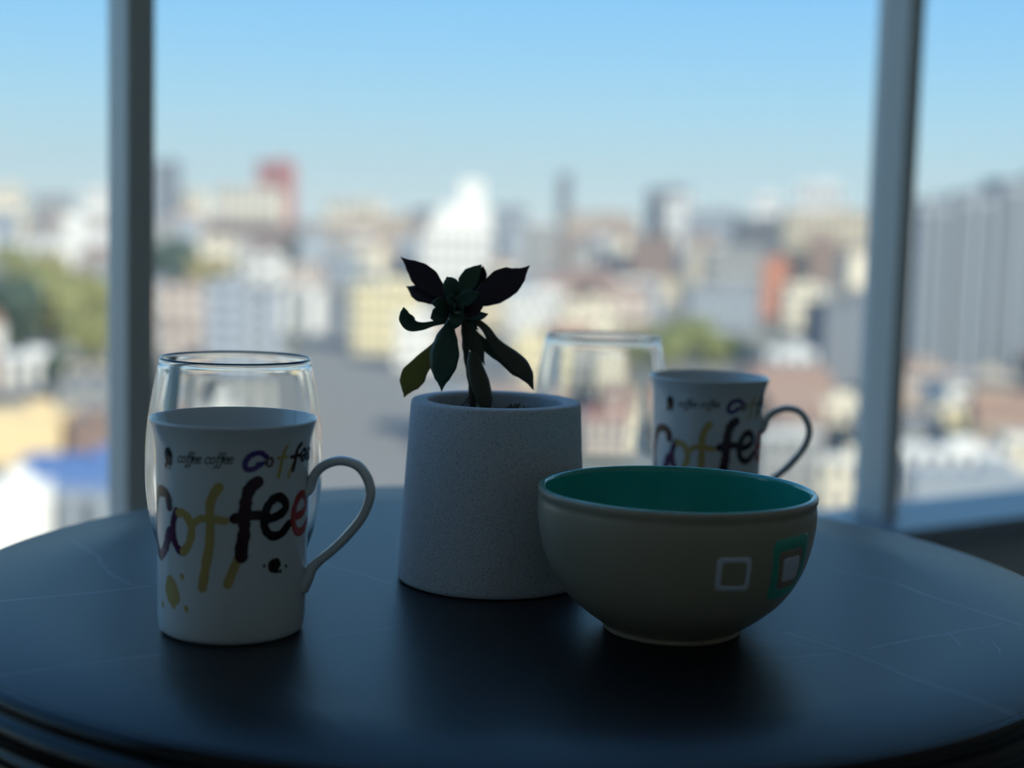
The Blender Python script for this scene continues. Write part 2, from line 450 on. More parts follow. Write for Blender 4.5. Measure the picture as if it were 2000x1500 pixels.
def make_mug():
    root = empty('coffee_mug')
    body = lathe('body', MUG_OUT + MUG_IN, M_PORC, root, 128, per=5)
    # handle: an elliptical section swept along a loop
    line = [(33.5, 66), (36.6, 68.8), (39.0, 75.5), (44, 80.2), (51.6, 82.3), (59.5, 79.9), (64.3, 73), (65.2, 65.2), (61.4, 55.4), (54.9, 46.8), (47.8, 39.4), (42.0, 34.4), (38.2, 30.2), (36.2, 25.6), (33.4, 19.8)]
    c = catmull([(a, z, 0) for a, z in line], 70)
    V, Fc = [], []
    ns = 16
    for i, p in enumerate(c):
        T = (c[min(i + 1, 69)] - c[max(i - 1, 0)]).normalized()
        Nn = Vector((-T.y, T.x, 0))
        f = i / 69
        wide = 4.3 + 1.6 * max(0, 1 - f / 0.12) + 2.0 * max(0, (f - 0.82) / 0.18)
        thick = 2.3 + 0.5 * max(0, 1 - f / 0.1) + 1.0 * max(0, (f - 0.80) / 0.20)
        for k in range(ns):
            a = 2 * math.pi * k / ns
            q = p + Nn * thick * math.cos(a)
            V.append((q.x * .001, wide * math.sin(a) * .001, q.y * .001))
    for i in range(69):
        for k in range(ns):
            k2 = (k + 1) % ns
            Fc.append((i * ns + k, (i + 1) * ns + k, (i + 1) * ns + k2, i * ns + k2))
    Fc.append(tuple(range(ns))); Fc.append(tuple(reversed(range(69 * ns, 70 * ns))))
    h = obj('handle', V, Fc, M_PORC, root, True)
    h.rotation_euler.z = R(87 - 90)
    names = list(PRINT)
    mats = [PRINT[k] for k in names]
    li = 0
    for key, st in LETTERS.items():
        V, Fc, FM = [], [], []
        for cname, wd, pts in st:
            li += 1
            stroke(pts, wd, 0.05 + 0.009 * li, V, Fc, FM, names.index(cname), 0.11, li)
        obj('printed_letter', V, Fc, None, body, True, mats=mats, fm=FM)
    V, Fc, FM = [], [], []
    x = -33.0 * RREF
    sz = 2.95
    for ch in 'coffee coffee':
        if ch == ' ':
            x += 0.5 * sz; continue
        adv, sts = GLYPH[ch]
        for q in sts:
            stroke([((x + (a + 0.22 * b_) * sz) / RREF, 84.0 + b_ * sz + (x / RREF + 33) * 0.02) for a, b_ in q], 0.62, 0.06, V, Fc, FM, names.index('ink'), 0.1, x)
        x += adv * sz
    obj('printed_word', V, Fc, None, body, True, mats=mats, fm=FM)
    for cname, parts in (('black', [(-42.6, 85.8, 3.1, 4.3, 0.1), (-46.5, 81.2, 0.9, 1.4, 0.3), (-41.5, 80.6, 0.5, 0.8, 0)]),
                         ('sand', [(-40.2, 23.2, 5.3, 7.8, 0.3), (-46.5, 22.6, 1.6, 1.6, 0), (-29.6, 31.2, 1.1, 1.6, 0.2), (-54.5, 15.4, 1.2, 1.8, 0.1), (-25.6, 16.6, 1.2, 1.6, 0.5)]),
                         ('black', [(43.2, 36.4, 3.2, 3.8, 0.1), (48.6, 33.2, 1.0, 0.9, 0.4), (34.4, 36.9, 0.7, 0.8, 0), (54.3, 35.2, 0.7, 1.0, 0)])):
        V, Fc, FM = [], [], []
        for j, a in enumerate(parts):
            splash(*a, 0.06 + 0.006 * j, V, Fc, FM, names.index(cname), 0.14, j + a[0])
        obj('printed_splash', V, Fc, None, body, True, mats=mats, fm=FM)
    return root
mug = make_mug()
mug.location = (-0.1304, 0.700, TABLE_Z)
tag(mug, 'white porcelain mug with Coffee lettering standing beside the speckled plant pot', 'mug', 'coffee mugs on the round table')
mug2 = copy_tree(mug)
mug2.location = (0.1275, 0.968, TABLE_Z)
mug2.rotation_euler.z = R(-5.5)
mug2['label'] = 'white porcelain mug with Coffee lettering standing behind the teal and taupe bowl'

# ------------------------------------------------------------------ drinking glasses
m = bpy.data.materials.new('clear_glass')
m.use_nodes = True
b = m.node_tree.nodes['Principled BSDF']
b.inputs['Base Color'].default_value = (0.985, 0.995, 0.99, 1)
b.inputs['Transmission Weight'].default_value = 1.0
b.inputs['Roughness'].default_value = 0.0
b.inputs['IOR'].default_value = 1.47
M_GLASS = m
GL_OUT = [(32.5, 4), (38, 13), (43.2, 28), (46.2, 46), (47.0, 64), (46.0, 84), (43.4, 102), (40.9, 115)]
GL = ([(0, 1.5), (22, 1.2), (26, 0), (29, 0.6)] + GL_OUT + [(40.4, 118.8), (39.7, 120.3), (38.7, 119.9), (38.4, 118.2)]
      + [(r_ - 1.75, z_) for r_, z_ in reversed(GL_OUT[2:])] + [(35.0, 15.5), (27, 10.5), (15, 8.6), (0, 8.2)])
g1 = lathe('drinking_glass', GL, M_GLASS, None, 128, per=5)
g1.location = (-0.1484, 0.800, TABLE_Z)
tag(g1, 'empty clear rounded glass tumbler standing behind the mug beside the dark window mullion', 'glass', 'glass tumblers on the round table')
g2 = g1.copy(); COL.objects.link(g2)
g2.location = (0.0625, 1.043, TABLE_Z)
g2['label'] = 'empty clear rounded glass tumbler between the plant pot and the mug behind the bowl'

# ------------------------------------------------------------------ bowl
M_TAUPE = mat('taupe_glaze', (172, 158, 134), 0.34, 0.06, 25, spec=0.45)
M_TEAL = mat('teal_glaze', (48, 172, 154), 0.12, 0.05, 18, coat=0.5)
M_FOOT = mat('raw_clay', (176, 158, 132), 0.8, 0.15, 80)
BP = [(24, 1.2), (28, 0.2), (31, 0), (32.6, 0.8), (33.2, 2.6), (36.5, 5.0), (43.5, 10), (51.5, 17), (57.0, 24), (61.5, 32), (65.2, 43), (67.1, 54), (67.3, 61), (66.9, 64.8), (67.5, 67.2), (67.5, 68.9), (66.7, 69.9)]
BI = [(65.9, 70.2), (64.8, 69.9), (63.8, 68.4), (63.4, 62), (62.6, 52), (60, 40), (54, 26), (44, 14), (30, 8), (0, 6.5)]
bowl = tag(empty('ceramic_bowl', (0.0816, 0.7200, TABLE_Z)), 'taupe ceramic bowl with teal glazed inside and painted squares', 'bowl')
body = lathe('outer_wall', [(0, 3)] + BP, M_TAUPE, bowl, 128)
lathe('inner_glaze', [BP[-1]] + BI, M_TEAL, bowl, 128)
lathe('foot_ring', [(24, 2.0), (25.5, 0.15), (29, -0.05), (32.3, 0.05), (33.6, 0.9), (33.7, 2.0), (33.0, 2.7)], M_FOOT, bowl, 96, per=3)
BZ = [(2.6, 33.2), (5, 36.5), (10, 43.5), (17, 51.5), (24, 57.0), (32, 61.5), (43, 65.2), (54, 67.1), (61, 67.3), (66, 67.2)]
def bowl_r(z):
    P = catmull([(a, r_, 0) for a, r_ in BZ], 200)
    for p, q in zip(P, P[1:]):
        if p.x <= z <= q.x:
            return p.y + (q.y - p.y) * (z - p.x) / max(q.x - p.x, 1e-6)
    return 67
BR = {round(z_ * 0.25, 2): bowl_r(z_ * 0.25) for z_ in range(12, 264)}
def on_bowl(th, z, lift):
    k = max(3.0, min(65.5, z)); lo = math.floor(k * 4) / 4; f = (k - lo) * 4
    r_ = BR[round(lo, 2)] * (1 - f) + BR[round(lo + 0.25, 2)] * f + lift
    return (r_ * math.sin(R(th)) * .001, -r_ * math.cos(R(th)) * .001, z * .001)
def patch(name, outer, inner, lift, m_, parent, h=0.35):
    """Slip-painted quad ring (or filled quad) on the bowl; corners (theta, z) clockwise from top left; rounded and slightly raised."""
    def outline(c, n=14, rad=0.17):
        pts = []
        C4 = [Vector((a * 1.15, b_, 0)) for a, b_ in c]
        for i in range(4):
            p0, p1, p2 = C4[i - 1], C4[i], C4[(i + 1) % 4]
            a = p1 + (p0 - p1) * rad; b_ = p1 + (p2 - p1) * rad
            for k in range(5):
                s_ = k / 4
                pts.append(a * (1 - s_) ** 2 + p1 * 2 * s_ * (1 - s_) + b_ * s_ * s_)
            nx = p2 + (p1 - p2) * rad
            for k in range(1, n):
                pts.append(b_ + (nx - b_) * k / n)
        return pts
    O = outline(outer)
    if inner: I = outline(inner)
    else:
        cen = sum(O, Vector()) / len(O); I = [cen + (p - cen) * 0.02 for p in O]
    nO = len(O); V, Fc = [], []
    prof = [(0.0, 0.0), (0.05, 0.7), (0.15, 1.0), (0.5, 1.0), (0.85, 1.0), (0.95, 0.7), (1.0, 0.0)] if inner else [(0.0, 0.0), (0.06, 0.8), (0.2, 1), (0.4, 1), (0.6, 1), (0.8, 1), (1.0, 1)]
    for f, hh in prof:
        for p, q in zip(O, I):
            x = p + (q - p) * f
            V.append(on_bowl(x.x / 1.15, x.y, lift + hh * h))
    for i in range(len(prof) - 1):
        for k in range(nO):
            k2 = (k + 1) % nO
            Fc.append((i * nO + k, i * nO + k2, (i + 1) * nO + k2, (i + 1) * nO + k))
    return obj(name, V, Fc, m_, parent, True)
M_SLIPW = mat('slip_white', (226, 225, 230), 0.4, 0.08, 120)
M_SLIPT = mat('slip_teal', (78, 178, 152), 0.3, 0.1, 90)
M_SLIPB = mat('slip_brown', (158, 138, 116), 0.4, 0.1, 90)
def shrink(c, k):
    mx_ = sum(a for a, _ in c) / 4; mz = sum(b_ for _, b_ in c) / 4
    return [(mx_ + (a - mx_) * k, mz + (b_ - mz) * k) for a, b_ in c]
sq = [(10.1, 50.5), (24.8, 49.9), (26.1, 33.3), (10.4, 34.2)]
patch('painted_square', sq, shrink(sq, 0.70), 0.05, M_SLIPW, body)
big = [(34.3, 56.6), (59.5, 57.0), (63.5, 25.6), (38.9, 26.2)]
mid = [(38.2, 50.6), (55.9, 51.0), (59.0, 31.0), (42.9, 31.2)]
cen = [(42.1, 46.9), (54.1, 47.0), (57.2, 34.8), (45.0, 35.0)]
patch('painted_square', big, mid, 0.05, M_SLIPT, body)
patch('painted_square', mid, cen, 0.05, M_SLIPB, body, 0.2)
patch('painted_square', cen, None, 0.05, M_SLIPW, body)

# ------------------------------------------------------------------ plant pot, soil, succulent
m = mat('speckled_stone', (220, 223, 228), 0.85, rgb2=(164, 173, 184), scale=1300, bump=0.3, detail=2.0, contrast=(0.50, 0.72), spec=0.25)
POT = Vector((-0.0085, 0.815, TABLE_Z))
pot = tag(empty('plant_pot', POT), 'pale grey speckled stone pot, conical, holding the dark succulent', 'pot')
lathe('pot_body', [(0, 1), (40, 1), (48, 0.2), (50.6, 0.6), (51.6, 2), (51.7, 5), (50.9, 20), (48.9, 55), (46.9, 90), (46.4, 97), (45.8, 98.9), (44.4, 99.5), (40, 99.6),
                   (38.2, 99.4), (37.2, 98.4), (36.9, 96), (36.6, 80), (36, 20), (34, 13), (0, 12)], m, pot, 128, per=4)
M_SOIL = mat('soil_dark', (44, 34, 28), 0.95, rgb2=(20, 15, 12), scale=260, bump=0.8)
V, Fc = [], []
nr, ns = 12, 48
V.append((0, 0, 0.0925))
for i in range(1, nr + 1):
    for k in range(ns):
        a = 2 * math.pi * k / ns; rr = 0.0364 * i / nr
        x, y = rr * math.cos(a), rr * math.sin(a)
        V.append((x, y, 0.0905 + 0.0028 * noise.noise(Vector((x * 130, y * 130, 3))) + 0.0016 * noise.noise(Vector((x * 420, y * 420, 9)))))
for k in range(ns):
    Fc.append((0, 1 + k, 1 + (k + 1) % ns))
for i in range(nr - 1):
    for k in range(ns):
        a = 1 + i * ns
        Fc.append((a + k, a + ns + k, a + ns + (k + 1) % ns, a + (k + 1) % ns))
for k in range(ns):      # sides down into the pot so that the soil is a body, not a skin
    a = 1 + (nr - 1) * ns
    V.append((V[a + k][0] * 0.985, V[a + k][1] * 0.985, 0.014))
bb = 1 + nr * ns
for k in range(ns):
    a = 1 + (nr - 1) * ns
    Fc.append((a + k, bb + k, bb + (k + 1) % ns, a + (k + 1) % ns))
Fc.append(tuple(bb + k for k in range(ns)))
soil = obj('potting_soil', V, Fc, M_SOIL, None, True, POT)
tag(soil, 'dark crumbly potting soil filling the speckled pot', 'soil', kind='stuff')

M_LEAFG = mat('leaf_green', (70, 98, 78), 0.32, rgb2=(48, 72, 60), scale=60, spec=0.4)
M_LEAFP = mat('leaf_purple', (62, 40, 54), 0.34, rgb2=(40, 26, 38), scale=60, spec=0.4)
M_LEAFO = mat('leaf_olive', (150, 142, 74), 0.42, rgb2=(70, 62, 44), scale=70, spec=0.35)
M_LEAFB = mat('leaf_brown', (104, 92, 76), 0.4, rgb2=(60, 72, 60), scale=90, spec=0.35)
M_STEM = mat('stem_brown', (92, 74, 60), 0.7, rgb2=(58, 46, 38), scale=140, bump=0.5)
def translucent(m_, rgb, f):
    """Let part of the light behind a leaf shine through it."""
    t_ = m_.node_tree
    tb = t_.nodes.new('ShaderNodeBsdfTranslucent'); tb.inputs[0].default_value = lin(rgb)
    ms = t_.nodes.new('ShaderNodeMixShader'); ms.inputs[0].default_value = f
    t_.links.new(t_.nodes['Principled BSDF'].outputs[0], ms.inputs[1]); t_.links.new(tb.outputs[0], ms.inputs[2])
    t_.links.new(ms.outputs[0], t_.nodes['Material Output'].inputs[0])
translucent(M_LEAFO, (196, 184, 120), 0.42); translucent(M_LEAFG, (96, 130, 70), 0.12); translucent(M_LEAFB, (140, 120, 80), 0.15)
plant = tag(empty('succulent_plant', POT), 'dark green and purple leafy succulent on a bare stem', 'plant')
def pp(cx, cy, d=0.0):
    """Measured position on the plant (close-up pixels) in metres from the pot's foot; d is the depth in mm, minus to the front."""
    px, py = 740 + cx / 4.286, 470 + cy / 4.286
    return Vector(((px - 962 - (1129 - py) * 0.0155) * 0.278e-3, d * 1e-3, (1129 - py + (px - 962) * 0.028) * 0.281e-3))
PW = {'lance': [(0, .22), (.12, .40), (.28, .75), (.46, 1.0), (.62, .90), (.78, .55), (.88, .25), (.95, .10), (1, .02)],
      'spoon': [(0, .30), (.2, .42), (.42, .74), (.60, 1.0), (.75, .84), (.87, .42), (.95, .14), (1, .03)],
      'paddle': [(0, .34), (.22, .32), (.42, .50), (.62, .95), (.74, 1.0), (.86, .66), (.95, .22), (1, .03)],
      'curl': [(0, .36), (.22, .42), (.42, .66), (.62, 1.0), (.80, .92), (.92, .5), (1, .06)],
      'round': [(0, .45), (.2, .78), (.45, 1.0), (.68, .88), (.84, .52), (.94, .22), (1, .04)]}
def leaf(pts, width, m_, prof='lance', cup=0.35, th=0.9, face=(0, -1, 0.15), twist=0.0, fold=0.0):
    """Fleshy leaf along a 3D midrib: width in mm, cup bends both edges towards the face."""
    n, mcr = 30, 9
    c = catmull(pts, n)
    tab = PW[prof]
    V, Fc = [], []
    for i, p in enumerate(c):
        f = i / (n - 1)
        T = (c[min(i + 1, n - 1)] - c[max(i - 1, 0)]).normalized()
        F = Vector(face).normalized()
        Wd = T.cross(F)
        if Wd.length < 1e-4: Wd = Vector((1, 0, 0))
        Wd.normalize()
        Wd = Matrix.Rotation(twist * f, 3, T) @ Wd
        Nn = Wd.cross(T).normalized()
        if Nn.dot(F) < 0: Nn = -Nn
        for (a, wa), (b_, wb) in zip(tab, tab[1:]):
            if a <= f <= b_ + 1e-6:
                s_ = (f - a) / (b_ - a); s_ = s_ * s_ * (3 - 2 * s_) * 0.5 + s_ * 0.5
                w = wa + (wb - wa) * s_
                break
        hw = width * 0.5e-3 * w
        for side in (1, -1):
            rng = range(mcr) if side == 1 else range(mcr - 2, 0, -1)
            for j in rng:
                v = j / (mcr - 1) * 2 - 1
                off = cup * hw * (abs(v) ** 1.6) - fold * hw * v
                tk = th * 1e-3 * (max(0, 1 - v * v) ** 0.5) * (0.35 + 0.65 * min(1, w * 1.6))
                V.append(p + Wd * hw * v + Nn * (off + side * tk))
    ring = mcr * 2 - 2
    for i in range(n - 1):
        for k in range(ring):
            k2 = (k + 1) % ring
            Fc.append((i * ring + k, i * ring + k2, (i + 1) * ring + k2, (i + 1) * ring + k))
    Fc.append(tuple(reversed(range(ring)))); Fc.append(tuple(range((n - 1) * ring, n * ring)))
    return obj('leaf', V, Fc, m_, plant, True)
k = 0.0649   # mm per close-up pixel
# stem
V, Fc = [], []
sc_ = catmull([pp(640, 560, -2), pp(690, 640, 0), pp(705, 760, 1), pp(718, 900, 1), pp(745, 1050, 0.5), pp(772, 1200, 0), pp(778, 1330, 0), pp(782, 1420, 0)], 40)
for i, p in enumerate(sc_):
    rad = (1.7 + 0.35 * math.sin(i * 1.35) * 0.5 + 0.5 * i / 39) * 1e-3
    for q in range(14):
        a = 2 * math.pi * q / 14
        V.append((p.x + rad * math.cos(a), p.y + rad * math.sin(a), p.z))
for i in range(39):
    for q in range(14):
        Fc.append((i * 14 + q, i * 14 + (q + 1) % 14, (i + 1) * 14 + (q + 1) % 14, (i + 1) * 14 + q))
Fc.append(tuple(range(14))); Fc.append(tuple(reversed(range(39 * 14, 40 * 14))))
obj('stem', V, Fc, M_STEM, plant, True)
# outer leaves: midrib points, width, colour, profile
leaf([pp(560, 500, 2), pp(440, 370, 4), pp(300, 240, 6), pp(155, 122, 9)], 215 * k, M_LEAFP, 'lance', 0.25, 1.0, (0.2, -1, -0.2))
leaf([pp(560, 540, 5), pp(430, 480, 8), pp(300, 420, 12), pp(196, 372, 15)], 135 * k, M_LEAFP, 'spoon', 0.45, 0.9, (0.1, -1, -0.4))
leaf([pp(570, 650, -2), pp(450, 672, -4), pp(345, 694, -7), pp(266, 676, -10), pp(222, 612, -11), pp(206, 526, -12)], 132 * k, M_LEAFG, 'curl', 0.35, 1.0, (-0.1, -0.8, 0.5))
leaf([pp(600, 630, -6), pp(566, 760, -10), pp(545, 930, -13), pp(532, 1090, -14), pp(525, 1218, -13)], 250 * k, M_LEAFG, 'lance', -0.25, 1.1, (0.05, -1, 0.1))
leaf([pp(560, 740, 4), pp(440, 900, 5), pp(310, 1060, 4), pp(240, 1180, 2), pp(200, 1288, 0)], 215 * k, M_LEAFO, 'spoon', 0.2, 0.9, (0.1, -1, 0.2))
leaf([pp(775, 900, -3), pp(800, 1020, -6), pp(850, 1180, -9), pp(890, 1320, -10), pp(905, 1440, -8)], 165 * k, M_LEAFB, 'round', -0.3, 1.0, (0.1, -1, 0.1))
leaf([pp(700, 660, 3), pp(750, 770, 2), pp(820, 890, 1), pp(878, 1020, 0)], 140 * k, M_LEAFB, 'lance', 0.25, 0.9, (-0.2, -1, 0.1))
leaf([pp(735, 650, 6), pp(815, 800, 9), pp(915, 895, 10), pp(1010, 985, 10), pp(1094, 1088, 9)], 105 * k, M_LEAFG, 'lance', 0.3, 0.9, (-0.2, -1, 0.5))
leaf([pp(690, 625, 0), pp(790, 645, 0), pp(880, 710, 0), pp(955, 820, 0), pp(1050, 925, 0), pp(1150, 1010, -1), pp(1235, 1100, -2), pp(1290, 1222, -3)], 185 * k, M_LEAFB, 'paddle', -0.25, 0.9, (0.2, -1, 0.25))
leaf([pp(720, 530, 2), pp(870, 430, 4), pp(1020, 345, 7), pp(1140, 285, 9), pp(1246, 196, 11)], 265 * k, M_LEAFP, 'lance', 0.25, 1.0, (-0.2, -1, -0.2))
leaf([pp(760, 540, 8), pp(920, 480, 11), pp(1060, 420, 14), pp(1174, 384, 16)], 120 * k, M_LEAFP, 'lance', 0.3, 0.9, (-0.2, -1, -0.4))
leaf([pp(690, 450, 4), pp(720, 370, 7), pp(765, 280, 9), pp(838, 188, 9)], 175 * k, M_LEAFG, 'round', 0.35, 1.0, (-0.25, -1, 0.1), fold=0.15)
leaf([pp(750, 440, 8), pp(800, 360, 11), pp(835, 270, 12), pp(850, 200, 11)], 110 * k, M_LEAFP, 'round', 0.3, 0.9, (0.4, -1, 0))
leaf([pp(650, 580, 0), pp(740, 615, -2), pp(830, 615, -3), pp(902, 590, -3)], 125 * k, M_LEAFG, 'round', 0.4, 1.0, (0.1, -0.7, 0.8))
leaf([pp(640, 560, 3), pp(700, 620, 6), pp(770, 690, 8), pp(820, 735, 9)], 90 * k, M_LEAFP, 'lance', 0.2, 0.8, (0.1, -1, 0.2))
# inner rosette facing the viewer
leaf([pp(625, 510, -2), pp(610, 430, -5), pp(585, 340, -6), pp(555, 284, -4)], 150 * k, M_LEAFG, 'round', 0.35, 1.0, (0, -1, 0.2))
leaf([pp(610, 550, -4), pp(540, 530, -8), pp(490, 500, -10), pp(434, 496, -11)], 130 * k, M_LEAFG, 'round', 0.35, 1.0, (0.2, -1, 0.1))
leaf([pp(610, 570, -3), pp(530, 580, -6), pp(470, 605, -8), pp(424, 622, -8)], 140 * k, M_LEAFG, 'round', 0.3, 1.0, (0.1, -1, 0.3))
leaf([pp(630, 510, -4), pp(700, 475, -8), pp(760, 440, -10), pp(826, 408, -11)], 135 * k, M_LEAFG, 'round', 0.35, 1.0, (-0.2, -1, 0.1))
leaf([pp(640, 540, -3), pp(720, 550, -5), pp(790, 545, -6), pp(860, 530, -6)], 150 * k, M_LEAFP, 'round', 0.3, 1.0, (-0.1, -1, 0.3))
leaf([pp(630, 545, -6), pp(645, 590, -11), pp(640, 640, -14), pp(628, 704, -14)], 135 * k, M_LEAFG, 'round', 0.35, 0.9, (0, -1, 0.1))
leaf([pp(618, 530, -6), pp(605, 490, -11), pp(594, 450, -13), pp(585, 408, -13)], 90 * k, M_LEAFG, 'round', 0.5, 0.8, (0, -1, 0.1))
leaf([pp(622, 535, -7), pp(655, 550, -12), pp(680, 530, -15), pp(690, 486, -16)], 80 * k, M_LEAFG, 'round', 0.5, 0.8, (0, -1, 0.1))
leaf([pp(618, 535, -8), pp(604, 520, -14), pp(600, 500, -16), pp(606, 470, -17)], 55 * k, M_LEAFG, 'round', 0.6, 0.7, (0.2, -1, 0.1))
leaf([pp(618, 540, -8), pp(625, 530, -14), pp(630, 512, -17), pp(628, 484, -18)], 45 * k, M_LEAFG, 'round', 0.6, 0.6, (-0.2, -1, 0.1))
# dry twigs of a shed leaf at the stem's foot and a dead sprout
def twig(a, bpt, rad, name='twig'):
    V, Fc = [], []
    c = catmull([a, (a + bpt) / 2 + Vector((0.0006, 0, 0.0008)), bpt], 6)
    for i, p in enumerate(c):
        rr = rad * (1 - 0.5 * i / 5)
        for q in range(6):
            an = math.pi * q / 3
            V.append((p.x + rr * math.cos(an), p.y + rr * math.sin(an) * 0.7, p.z + rr * math.sin(an) * 0.7))
    for i in range(5):
        for q in range(6):
            Fc.append((i * 6 + q, i * 6 + (q + 1) % 6, (i + 1) * 6 + (q + 1) % 6, (i + 1) * 6 + q))
    return obj(name, V, Fc, M_STEM, plant, True)
twig(pp(768, 1262, -1), pp(665, 1380, -5), 0.0005)
twig(pp(768, 1266, -1), pp(700, 1390, -6), 0.0004)
twig(pp(772, 1266, -2), pp(742, 1400, -7), 0.0004)
for a, b_, c_ in ((1070, 1400, 0), (1140, 1400, 3), (1180, 1410, -4), (1110, 1405, 6)):
    twig(pp(a, b_, c_), pp(a + 30, b_ - 48, c_ + 2), 0.0012)

# ------------------------------------------------------------------ the city below the window
GZ = -32.0                        # street level: the room is on a high floor
ROTM = CAM_M.to_3x3()
EYEP = CAM_M.translation.copy()
def street(px, py):
    """Point of the street plane seen at a photo pixel."""
    d = ROTM @ Vector(((px - 1000) / FPX, -(py - 750) / FPX, -1.0))
    return EYEP + d * ((GZ - EYEP.z) / d.z)
def metres(px, py, P):
    """Metres per photo pixel at the distance of P."""
    return (ROTM.transposed() @ (P - EYEP)).z / -FPX

m = mat('street_ground', (150, 143, 134), 0.9, rgb2=(112, 112, 96), scale=0.02, detail=6, contrast=(0.35, 0.65), spec=0.05)
ground = obj('ground', [(-6000, -6000, GZ), (6000, -6000, GZ), (6000, 9000, GZ), (-6000, 9000, GZ), (-6000, -6000, GZ - 2), (6000, -6000, GZ - 2), (6000, 9000, GZ - 2), (-6000, 9000, GZ - 2)],
             [(0, 1, 2, 3), (4, 7, 6, 5), (4, 5, 1, 0), (5, 6, 2, 1), (6, 7, 3, 2), (7, 4, 0, 3)], m)
struct(ground)
M_ASPH = mat('asphalt_pale', (136, 134, 128), 0.95, 0.08, 0.2, spec=0.05)
q = [street(560, 1010), street(900, 1010), street(720, 585), street(600, 585)]
av = obj('avenue', [(p.x, p.y, GZ + 0.02) for p in q] + [(p.x, p.y, GZ + 0.12) for p in q], BOXF, M_ASPH)
struct(av)

PAL = {'white': (226, 224, 218), 'cream': (222, 212, 190), 'yellow': (226, 212, 172), 'beige': (194, 182, 158), 'tan': (182, 164, 146), 'brick': (176, 112, 102),
       'brown': (142, 122, 112), 'grey': (154, 154, 152), 'slate': (116, 122, 130), 'blue': (166, 173, 182), 'steel': (150, 158, 166), 'pink': (190, 176, 166),
       'orange': (206, 136, 106), 'dark': (92, 94, 98), 'terracotta': (152, 126, 112), 'sky': (92, 122, 172), 'sandstone': (222, 198, 156), 'green': (120, 132, 84)}
def pal(n):
    return mat('city_' + n, PAL[n], 0.9, 0.14, 0.12, spec=0.1)
M_WIN = mat('city_window', (92, 100, 110), 0.2, 0.3, 0.3)
M_WINL = mat('city_window_frame', (214, 212, 206), 0.6, 0.1, 0.3)
def unit_box(name, mats, fm=None):
    me = bpy.data.meshes.new(name)
    me.from_pydata(box(-0.5, 0.5, -0.5, 0.5, 0, 1), [], BOXF)
    for mm in mats: me.materials.append(mm)
    return me
WIN_ME = unit_box('city_window_mesh', [M_WIN])
BOXES = {}
def bme(col):
    if col not in BOXES: BOXES[col] = unit_box('block_' + col, [pal(col)])
    return BOXES[col]
PLOTS, NAMED = [], []
import re
def corners(x, y, w, d, a):
    ca, sa = math.cos(a), math.sin(a)
    return [(x + i * w / 2 * ca - j * d / 2 * sa, y + i * w / 2 * sa + j * d / 2 * ca) for i, j in ((-1, -1), (1, -1), (1, 1), (-1, 1))]
def clash(x, y, w, d, a):
    """True when a plot overlaps one already built on (separating axes)."""
    A = corners(x, y, w, d, a)
    for q in PLOTS:
        if math.hypot(q[0] - x, q[1] - y) > 0.75 * (w + d + q[2] + q[3]): continue
        Bq = corners(*q)
        apart = False
        for ang in (a, a + math.pi / 2, q[4], q[4] + math.pi / 2):
            ux, uy = math.cos(ang), math.sin(ang)
            pa = [px * ux + py * uy for px, py in A]; pb = [px * ux + py * uy for px, py in Bq]
            if max(pa) < min(pb) or max(pb) < min(pa): apart = True; break
        if not apart: return True
    return False
